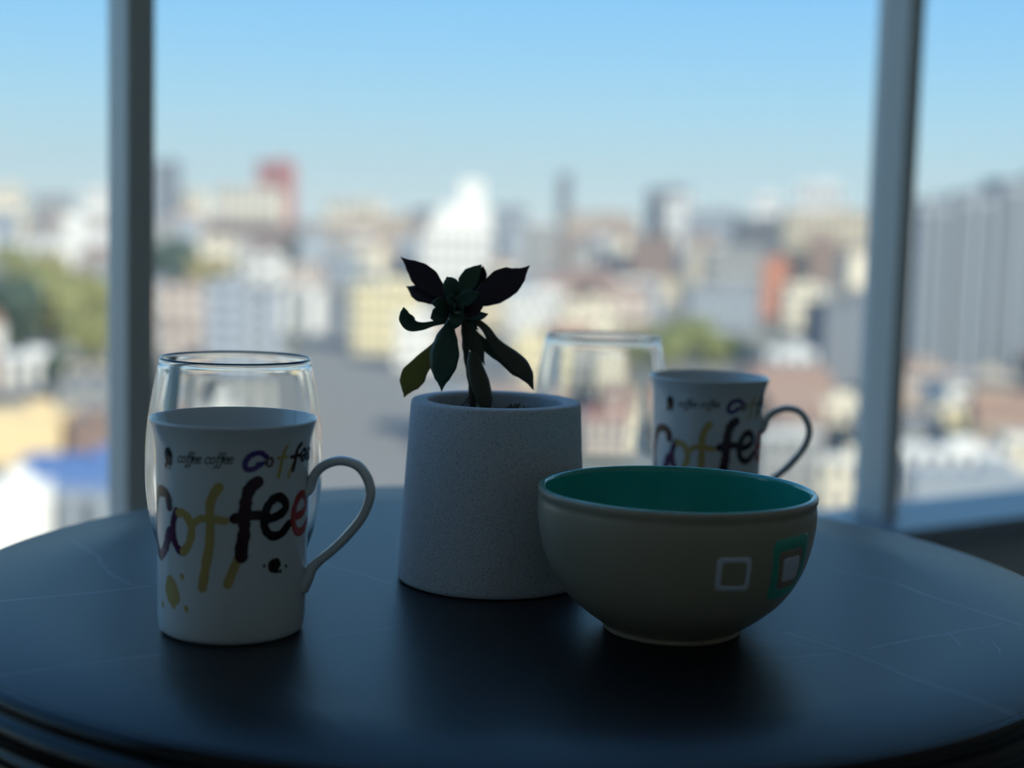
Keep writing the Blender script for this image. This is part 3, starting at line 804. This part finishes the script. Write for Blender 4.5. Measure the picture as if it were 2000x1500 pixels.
def building(x0, x1, yt, yb, wall, roof, label, cat='building', name='city_building', win=(4, 3), yaw=0.0, depth=0.8, side=True, group=None, top=None, gable=False):
    """Block whose street front spans photo columns x0..x1 and rows yt..yb, set at its own distance with its own metric size."""
    xm = (x0 + x1) / 2
    yh = 442 + 0.028 * (xm - 1000)
    D = street(xm, yb).y
    if D > 1450: D = 1450 + (D - 1450) * 0.05
    for _ in range(40):
        yb = yh + FPX * (EYEP.z - GZ) / D                  # row of the foot at this distance
        P = street(xm, yb)
        mp = metres(0, 0, P)
        w, h = (x1 - x0) * mp, (yb - yt) * mp
        d = w * depth
        if not clash(P.x, P.y + d / 2, w * 1.04, d * 1.04, R(yaw)): break
        D *= 1.012
    ctr = (P.x, P.y + d / 2, GZ)
    rt = empty(name, ctr, R(yaw))
    PLOTS.append((P.x, P.y + d / 2, w * 1.04, d * 1.04, R(yaw)))
    NAMED.append((P.x, P.y, re.split(r' (?:rising|with|among|on the|next|at the|below|half|above|behind|near|in front|before|standing|beside|narrowing|under|between|seen|over|close|just)|,', label)[0]))
    link_mesh('wall', bme(wall), rt, (0, 0, 0), 0, (w, d, h))
    if gable:
        e = 0.03 * w; rh = h * 0.35
        vs = [(-w / 2 - e, -d / 2 - e, h), (w / 2 + e, -d / 2 - e, h), (w / 2 + e, d / 2 + e, h), (-w / 2 - e, d / 2 + e, h), (-w / 2 - e, 0, h + rh), (w / 2 + e, 0, h + rh)]
        obj('roof', vs, [(0, 1, 5, 4), (2, 3, 4, 5), (0, 4, 3), (1, 2, 5), (3, 2, 1, 0)], pal(roof), rt)
    else:
        link_mesh('roof', bme(roof), rt, (0, 0, h), 0, (w * 1.02, d * 1.02, max(0.35, h * 0.025)))
        link_mesh('roof_hut', bme(wall), rt, (w * 0.15, d * 0.1, h), 0, (w * 0.26, d * 0.3, max(1.6, h * 0.07)))
    cols, rows = win
    if cols:
        for r_ in range(rows):
            for c_ in range(cols):
                wx = (c_ + 0.5) / cols * w - w / 2
                wz = (r_ + 0.35) / rows * h
                link_mesh('window', WIN_ME, rt, (wx, -d / 2, wz if rows > 1 else h * 0.02), 0, (w / cols * 0.5, 0.12, h / rows * (0.45 if rows > 1 else 0.94)))
        if side:
            for r_ in range(rows):
                for c_ in range(2):
                    wy = (c_ + 0.5) / 2 * d - d / 2
                    link_mesh('window', WIN_ME, rt, (-w / 2, wy, (r_ + 0.35) / rows * h), R(90), (d / 2 * 0.4, 0.12, h / rows * 0.45))
    if top:      # stepped storeys: (relative width, relative x, height px)
        zz = h
        for f, ox, hp in top:
            link_mesh('upper_storey', bme(wall), rt, (ox * w, 0, zz), 0, (w * f, d * f, hp * mp))
            zz += hp * mp
    return tag(rt, label, cat, group)

B = building
# --- left of the dark mullion
B(-20, 36, 366, 470, 'cream', 'grey', 'tall cream apartment block rising over roofs beyond the wooded slope', yaw=8)
B(60, 130, 385, 470, 'grey', 'dark', 'grey office block with dark roof among terracotta houses on the skyline', yaw=5)
B(95, 152, 418, 478, 'white', 'grey', 'small white cube house among brown roofs above the wooded slope', yaw=4, win=(2, 2))
B(160, 214, 372, 455, 'white', 'grey', 'white block on the skyline next to the dark window mullion', yaw=6)
B(20, 122, 470, 548, 'white', 'grey', 'long white house at the top of the wooded slope', yaw=-8, win=(4, 2))
B(-30, 100, 700, 760, 'white', 'white', 'low white flat roofed hall below the wooded slope', yaw=3, win=(4, 1))
B(90, 150, 690, 742, 'grey', 'grey', 'small grey shed below the wooded slope beside the white hall', yaw=3, win=(2, 1))
B(130, 260, 712, 800, 'beige', 'dark', 'beige house with dark roof half hidden by the dark mullion', yaw=-5, win=(3, 2))
B(-40, 112, 812, 905, 'sandstone', 'sandstone', 'sunlit sandstone house with flat roof above the blue shed', yaw=4, win=(0, 0))
B(138, 300, 818, 912, 'terracotta', 'brown', 'terracotta house with brown roof behind the blue shed', yaw=-3, win=(3, 2))
B(40, 300, 905, 972, 'sky', 'sky', 'long bright blue metal shed near the table edge', yaw=2, win=(0, 0), depth=0.35)
B(-90, 84, 955, 1110, 'white', 'white', 'bright white rendered house below the blue shed', yaw=16, win=(0, 0), depth=0.5)
B(78, 330, 972, 1080, 'steel', 'steel', 'grey blue metal hall in front of the blue shed', yaw=-4, win=(4, 1), depth=0.3)
# --- between the dark mullion and the plant
B(296, 346, 322, 455, 'slate', 'dark', 'slate grey tower beside the dark mullion on the skyline', yaw=6, win=(3, 7))
B(328, 392, 376, 452, 'cream', 'grey', 'bright cream block in front of the slate grey tower', yaw=-10, win=(3, 3))
B(418, 546, 370, 440, 'cream', 'brown', 'long cream apartment slab before the red brick tower', yaw=-6, win=(7, 3), depth=0.35)
B(503, 566, 320, 442, 'brick', 'brick', 'tall red brick tower standing over the skyline', yaw=-10, win=(3, 8))
B(410, 560, 434, 492, 'brown', 'terracotta', 'brown terrace of houses below the cream slab', yaw=-4, win=(7, 2), depth=0.3)
B(316, 420, 425, 480, 'pink', 'terracotta', 'dusty pink terrace below the bright cream block', yaw=3, win=(5, 2), depth=0.3)
B(640, 740, 395, 470, 'cream', 'grey', 'cream block on the skyline above the tan terraces', yaw=-10, win=(5, 3))
B(620, 712, 440, 528, 'tan', 'terracotta', 'tan apartment house with terracotta roof above the avenue', yaw=-4, win=(5, 4))
B(716, 806, 425, 518, 'tan', 'brown', 'tan apartment house beside the slate office block', yaw=4, win=(5, 4))
B(800, 846, 412, 520, 'slate', 'slate', 'slate blue office block beside the white stepped tower', yaw=0, win=(3, 6))
B(366, 450, 466, 520, 'cream', 'beige', 'cream villa beside the dark green trees', yaw=6, win=(3, 2))
B(478, 546, 500, 556, 'white', 'white', 'white cube villa above the pale blue tower block', yaw=-8, win=(2, 2))
B(560, 630, 520, 580, 'pink', 'tan', 'pale pink house at the head of the avenue', yaw=5, win=(3, 2))
B(306, 392, 560, 640, 'pink', 'terracotta', 'pale pink house beside the dark mullion', yaw=7, win=(3, 2))
B(312, 398, 640, 760, 'pink', 'brown', 'pink town house with brown roof in front of the pale pink house', yaw=4, win=(3, 4))
B(400, 470, 552, 800, 'blue', 'steel', 'pale blue tower block, the taller of the twin blocks', yaw=-3, win=(2, 9))
B(470, 536, 572, 800, 'blue', 'slate', 'pale blue tower block, the lower of the twin blocks', yaw=-3, win=(2, 9))
B(530, 618, 568, 650, 'white', 'grey', 'white pavilion with grey roof beside the pale blue tower blocks', yaw=-10, win=(3, 1))
B(380, 425, 745, 800, 'brick', 'brick', 'small bright red kiosk in front of the pale blue tower block', yaw=0, win=(1, 1))
B(300, 470, 800, 900, 'white', 'grey', 'long white house behind the rounded glass tumbler', yaw=3, win=(5, 2), depth=0.4)
B(640, 700, 500, 560, 'steel', 'steel', 'blue grey villa at the far end of the avenue', yaw=0, win=(3, 2))
B(690, 812, 556, 690, 'yellow', 'cream', 'large pale yellow apartment house beside the avenue', yaw=-3, win=(6, 5))
B(770, 850, 620, 720, 'white', 'white', 'white house in front of the pale yellow apartment house', yaw=6, win=(3, 3))
# --- middle
B(822, 960, 455, 566, 'white', 'white', 'white stepped tower narrowing to a slim top above the succulent', yaw=0, win=(7, 4),
  top=[(0.86, 0.03, 30), (0.66, 0.10, 26), (0.34, 0.18, 48)])
B(958, 1024, 408, 545, 'steel', 'slate', 'blue grey office slab beside the white stepped tower', yaw=0, win=(4, 7))
B(1022, 1086, 440, 560, 'grey', 'white', 'pale grey office block beside the blue grey slab', yaw=4, win=(4, 5))
B(1085, 1112, 345, 462, 'slate', 'slate', 'slim grey tower standing alone on the skyline', yaw=0, win=(2, 9))
B(1100, 1240, 420, 485, 'tan', 'brown', 'tan terrace under the slim grey tower', yaw=3, win=(6, 3), depth=0.4)
B(1075, 1150, 470, 530, 'brown', 'brown', 'brown brick house below the tan terrace', yaw=-3, win=(4, 2))
B(1230, 1320, 462, 560, 'brown', 'dark', 'dark brown house beside the long white hall', yaw=-3, win=(4, 4))
B(1150, 1272, 500, 560, 'white', 'grey', 'long white hall in front of the brown brick houses', yaw=-2, win=(6, 1), depth=0.4)
B(990, 1100, 572, 660, 'white', 'white', 'white terrace of houses behind the succulent', yaw=-4, win=(5, 2))
B(1090, 1196, 590, 680, 'cream', 'tan', 'cream house above the rounded glass tumbler', yaw=5, win=(4, 3))
B(1196, 1290, 560, 650, 'steel', 'slate', 'blue grey house with slate roof beside the green hedge', yaw=0, win=(4, 3))
B(1000, 1060, 660, 790, 'yellow', 'yellow', 'pale yellow house between succulent and rounded glass tumbler', yaw=3, win=(3, 4))
B(1060, 1150, 700, 800, 'grey', 'white', 'grey house seen through the rounded glass tumbler', yaw=-3, win=(4, 3))
B(1150, 1250, 690, 810, 'cream', 'white', 'cream house seen through the rounded glass tumbler', yaw=4, win=(4, 3))
B(1120, 1260, 815, 900, 'pink', 'brick', 'pink house with brick red roof seen through the glass tumbler', yaw=2, win=(4, 2))
# --- right
B(1266, 1340, 372, 475, 'slate', 'dark', 'slate tower with dark roof on the skyline', yaw=6, win=(4, 7))
B(1296, 1350, 390, 480, 'white', 'white', 'white block in front of the slate tower', yaw=-8, win=(3, 3))
B(1345, 1450, 415, 520, 'steel', 'slate', 'blue grey office complex beside the white skyline block', yaw=-5, win=(6, 4))
B(1380, 1500, 490, 590, 'grey', 'grey', 'grey department building between hall and orange tower', yaw=0, win=(7, 4))
B(1440, 1540, 430, 530, 'dark', 'dark', 'dark grey building beside the big beige block', yaw=0, win=(5, 5))
B(1470, 1520, 385, 470, 'white', 'white', 'small white tower on the skyline over the dark grey building', yaw=-8, win=(3, 4))
B(1558, 1644, 362, 470, 'white', 'white', 'bright white penthouse block over the big beige block', yaw=-12, win=(4, 3))
B(1530, 1712, 418, 556, 'beige', 'brown', 'big beige apartment block beside the pale mullion', yaw=-2, win=(10, 6), depth=0.4)
B(1490, 1538, 508, 622, 'orange', 'brick', 'orange tower in front of the big beige block', yaw=-4, win=(2, 5))
B(1340, 1480, 560, 650, 'steel', 'grey', 'low blue grey market hall above the green hedge', yaw=3, win=(6, 2), depth=0.4)
B(1530, 1600, 560, 640, 'cream', 'cream', 'cream stair house beside the orange tower', yaw=8, win=(3, 3))
B(1590, 1720, 596, 780, 'slate', 'slate', 'large slate grey warehouse beside the pale mullion', yaw=10, win=(0, 0), gable=False)
B(1500, 1594, 690, 790, 'white', 'white', 'bright white cube house in front of the slate grey warehouse', yaw=-8, win=(3, 2))
B(1640, 1700, 696, 770, 'tan', 'brown', 'tan house beside the slate grey warehouse', yaw=-4, win=(2, 2))
B(1560, 1700, 790, 880, 'cream', 'cream', 'wide cream house beside the mug handle', yaw=3, win=(5, 2), depth=0.5)
B(1480, 1600, 850, 950, 'grey', 'white', 'grey house with white roof below the wide cream house', yaw=0, win=(4, 2), depth=0.5)
B(1600, 1700, 900, 1000, 'cream', 'white', 'cream house with white roof close to the window sill', yaw=-3, win=(3, 2), depth=0.5)
# --- beyond the pale mullion
B(1772, 1842, 402, 752, 'steel', 'slate', 'blue grey high-rise wing with the lowest roof of three', 'high-rise', win=(2, 1), yaw=0, side=False)
B(1848, 1926, 388, 752, 'steel', 'slate', 'blue grey high-rise wing between its higher and lower neighbours', 'high-rise', win=(2, 1), yaw=0, side=False)
B(1932, 2064, 364, 752, 'steel', 'slate', 'blue grey high-rise wing with the highest roof of three', 'high-rise', win=(3, 1), yaw=0, side=False)
B(1750, 1850, 722, 800, 'pink', 'terracotta', 'dusty pink house at the foot of the blue grey high-rise', yaw=3, win=(4, 2))
B(1860, 1990, 738, 812, 'beige', 'pink', 'beige house with pink roof at the foot of the blue grey high-rise', yaw=-4, win=(5, 2))
B(1740, 1800, 790, 850, 'tan', 'tan', 'small tan house beside the pale mullion', yaw=3, win=(2, 2))
B(1820, 1990, 800, 870, 'yellow', 'beige', 'pale yellow house behind the dark green hedge', yaw=0, win=(6, 2), depth=0.4)
B(1750, 1960, 884, 960, 'white', 'white', 'long white flat roofed house above the window sill', yaw=-3, win=(6, 1), depth=0.4)
B(1960, 2080, 860, 960, 'cream', 'white', 'cream house at the end of the long white house', yaw=2, win=(4, 2), depth=0.5)
B(1780, 2040, 930, 1060, 'steel', 'steel', 'blue grey metal roofed hall just above the window sill', yaw=-5, win=(0, 0), depth=0.3)

# --- trees
M_TRUNK = mat('tree_bark', (92, 78, 64), 0.9, 0.3, 3)
CROWN = {'leafy': mat('crown_leafy', (134, 132, 82), 0.85, rgb2=(96, 102, 64), scale=0.5), 'dark': mat('crown_dark', (62, 80, 66), 0.85, rgb2=(44, 60, 50), scale=0.5),
         'dry': mat('crown_dry', (160, 142, 96), 0.85, rgb2=(120, 118, 76), scale=0.5), 'hedge': mat('crown_hedge', (132, 136, 84), 0.85, rgb2=(104, 112, 70), scale=0.5)}
import bmesh
def crown_mesh(kind, seed):
    rnd = random.Random(seed)
    bm = bmesh.new()
    for i in range(9):
        c = Vector((rnd.uniform(-0.30, 0.30), rnd.uniform(-0.30, 0.30), rnd.uniform(0.32, 0.78)))
        s_ = rnd.uniform(0.20, 0.30)
        g = bmesh.ops.create_icosphere(bm, subdivisions=3, radius=s_)
        for v in g['verts']:
            v.co = v.co * (1 + 0.45 * noise.noise(v.co * 9 + Vector((i, seed, 0)))) + c
    for i in range(420):                                   # loose leaf tufts standing off the lumps
        a = rnd.uniform(0, 6.283); zz = rnd.uniform(0.15, 1.02); rr = 0.56 * math.sqrt(max(0.02, 1 - ((zz - 0.55) / 0.5) ** 2)) * rnd.uniform(0.75, 1.05)
        p = Vector((rr * math.cos(a), rr * math.sin(a), zz)); e1 = Vector((rnd.uniform(-1, 1), rnd.uniform(-1, 1), rnd.uniform(-1, 1))) * 0.05; e2 = Vector((rnd.uniform(-1, 1), rnd.uniform(-1, 1), rnd.uniform(-1, 1))) * 0.05
        bm.faces.new([bm.verts.new(p), bm.verts.new(p + e1), bm.verts.new(p + e1 + e2), bm.verts.new(p + e2)])
    me = bpy.data.meshes.new('crown_' + kind)
    bm.to_mesh(me); bm.free()
    me.materials.append(CROWN[kind])
    return me
CM = {k_: [crown_mesh(k_, j + 1) for j in range(2)] for k_ in CROWN}
def trunk_mesh():
    V, Fc = [], []
    for i in range(4):
        rr = (0.045, 0.034, 0.030, 0.018)[i]
        for q_ in range(8):
            V.append((rr * math.cos(q_ * math.pi / 4), rr * math.sin(q_ * math.pi / 4), i * 0.15))
    for i in range(3):
        for q_ in range(8):
            Fc.append((i * 8 + q_, i * 8 + (q_ + 1) % 8, (i + 1) * 8 + (q_ + 1) % 8, (i + 1) * 8 + q_))
    me = bpy.data.meshes.new('trunk'); me.from_pydata(V, [], Fc); me.materials.append(M_TRUNK)
    return me
TM = trunk_mesh()
def tree(px, yb, hpx, kind, label, group, wf=0.9):
    for _ in range(60):
        P = street(px, yb)
        h = hpx * metres(0, 0, P)
        if not clash(P.x, P.y, h * wf * 1.16, h * wf * 1.16, 0): break
        yb -= 2.0
    PLOTS.append((P.x, P.y, h * wf * 1.16, h * wf * 1.16, 0))
    rt = empty('city_tree', (P.x, P.y, GZ), random.choice((0, 1, 2, 3)) * math.pi / 2)
    link_mesh('crown', random.choice(CM[kind]), rt, (0, 0, 0), 0, (h * wf, h * wf, h))
    link_mesh('trunk', TM, rt, (0, 0, 0), 0, (h, h, h))
    return tag(rt, label, 'tree', group)
L1 = 'leafy green tree on the wooded slope at the left window'
for px, yb, hp, kd in ((10, 690, 150, 'dark'), (70, 640, 130, 'leafy'), (120, 690, 150, 'leafy'), (40, 600, 100, 'leafy'), (160, 660, 130, 'leafy'), (95, 580, 90, 'dry'), (15, 560, 80, 'leafy'), (60, 700, 110, 'dry'), (180, 720, 110, 'leafy')):
    lab = {'leafy': L1, 'dark': 'dark green tree on the wooded slope at the left window', 'dry': 'yellowing tree on the wooded slope at the left window'}[kd]
    tree(px, yb, hp, kd, lab, {'leafy': 'leafy trees on the slope', 'dark': 'dark trees on the slope', 'dry': 'yellowing trees on the slope'}[kd])
for px, yb, hp in ((130, 800, 90), (190, 808, 80), (160, 820, 80), (205, 790, 75)):
    tree(px, yb, hp, 'dark', 'dark green tree between beige house and terracotta house', 'dark trees between the houses')
for px, yb, hp in ((318, 560, 95), (350, 545, 80), (330, 580, 80)):
    tree(px, yb, hp, 'dark', 'dark green tree beside the cream villa', 'dark trees by the cream villa')
for px, yb, hp in ((385, 565, 60), (415, 560, 55), (440, 556, 45)):
    tree(px, yb, hp, 'dry', 'yellowing tree below the cream villa', 'yellowing trees by the cream villa')
for px, yb, hp in ((580, 525, 60), (604, 525, 55)):
    tree(px, yb, hp, 'dark', 'dark green tree above the pale pink house', 'dark trees above the avenue')
for px, yb, hp in ((1285, 690, 50), (1315, 700, 62), (1350, 706, 62), (1385, 712, 60), (1420, 716, 54), (1300, 716, 56), (1340, 724, 56)):
    tree(px, yb, hp, 'hedge', 'bright green bush in the row below the market hall', 'green bushes below the market hall', 1.3)
for px, yb, hp in ((1770, 870, 50), (1830, 884, 44), (1880, 886, 44), (1930, 886, 42), (1790, 850, 40)):
    tree(px, yb, hp, 'dark', 'dark green bush in the hedge behind the long white house', 'dark bushes behind the long white house', 1.3)

# --- plain houses filling the quarters between
STY = [('white', 'terracotta', 'small white house with terracotta roof among the far streets', True), ('cream', 'brown', 'small cream house with brown roof among the far streets', True),
       ('tan', 'terracotta', 'small tan house with terracotta roof among the far streets', True), ('grey', 'slate', 'small grey house with flat slate roof among the far streets', False),
       ('pink', 'brown', 'small pink house with brown roof among the far streets', True), ('white', 'grey', 'small white house with flat grey roof among the far streets', False),
       ('brown', 'brown', 'small brown house with brown roof among the far streets', True), ('beige', 'dark', 'small beige house with flat dark roof among the far streets', False),
       ('steel', 'slate', 'small blue grey house with flat slate roof among the far streets', False)]
KEEP = [(1250, 590, 1530, 800), (1540, 600, 1740, 960), (820, 560, 960, 620), (560, 700, 900, 1010), (595, 570, 800, 700), (1270, 640, 1460, 730), (0, 500, 210, 730), (300, 540, 620, 700)]
GAB = {}
def gable_mesh(col):
    if col not in GAB:
        me = bpy.data.meshes.new('gable_' + col)
        me.from_pydata([(-.53, -.53, 0), (.53, -.53, 0), (.53, .53, 0), (-.53, .53, 0), (-.53, 0, .45), (.53, 0, .45)], [], [(0, 1, 5, 4), (2, 3, 4, 5), (0, 4, 3), (1, 2, 5), (3, 2, 1, 0)])
        me.materials.append(pal(col)); GAB[col] = me
    return GAB[col]
rnd = random.Random(11)
made = tries = 0
while made < 230 and tries < 6000:
    tries += 1
    px = rnd.uniform(-120, 2120)
    yh = 443 + 0.028 * (px - 1000)
    yb = yh + 26 + (rnd.random() ** 2.2) * 430
    if any(a <= px <= c_ and b_ <= yb <= d_ for a, b_, c_, d_ in KEEP): continue
    P = street(px, yb)
    D = P.y
    wall, roof, lab, gab = rnd.choice(STY)
    w = rnd.uniform(8, 15) * (1 if D < 500 else 1.6); d = w * rnd.uniform(0.6, 0.9)
    h = rnd.uniform(5, 9) if D < 450 else (rnd.uniform(7, 16) if D < 800 else rnd.uniform(16, 34))
    rz = R(rnd.uniform(-25, 25))
    if D > 2100 or clash(P.x, P.y, w * 1.12, d * 1.12, rz): continue
    PLOTS.append((P.x, P.y, w * 1.12, d * 1.12, rz))
    rt = empty('town_house', (P.x, P.y, GZ), rz)
    link_mesh('wall', bme(wall), rt, (0, 0, 0), 0, (w, d, h))
    if gab: link_mesh('roof', gable_mesh(roof), rt, (0, 0, h), 0, (w, d, min(d, 8)))
    else: link_mesh('roof', bme(roof), rt, (0, 0, h), 0, (w * 1.04, d * 1.04, 0.5))
    if D < 700:
        for c_ in range(3):
            for r_ in range(2):
                link_mesh('window', WIN_ME, rt, ((c_ - 1) * w * 0.3, -d / 2, h * (0.18 + 0.45 * r_)), 0, (w * 0.13, 0.12, h * 0.2))
    near = min(NAMED, key=lambda q_: math.hypot(q_[0] - P.x, q_[1] - P.y))[2]
    lab = lab.replace(' among the far streets', ' near the ' + near)
    tag(rt, lab, 'house', lab.replace('small ', '').replace(' house', ' houses', 1))
    made += 1

# ------------------------------------------------------------------ thin haze over the city
hz = bpy.data.materials.new('city_haze')
hz.use_nodes = True
t = hz.node_tree
t.nodes.clear()
vs_ = t.nodes.new('ShaderNodeVolumeScatter'); vs_.inputs['Density'].default_value = 0.00017; vs_.inputs['Color'].default_value = (0.99, 0.985, 0.97, 1); vs_.inputs['Anisotropy'].default_value = 0.2
ho = t.nodes.new('ShaderNodeOutputMaterial')
t.links.new(vs_.outputs[0], ho.inputs['Volume'])
haze = obj('haze', box(-1500, 1500, 60, 2600, GZ + 0.3, 110), BOXF, hz)
tag(haze, 'thin pale haze hanging over the city', 'haze', kind='structure')
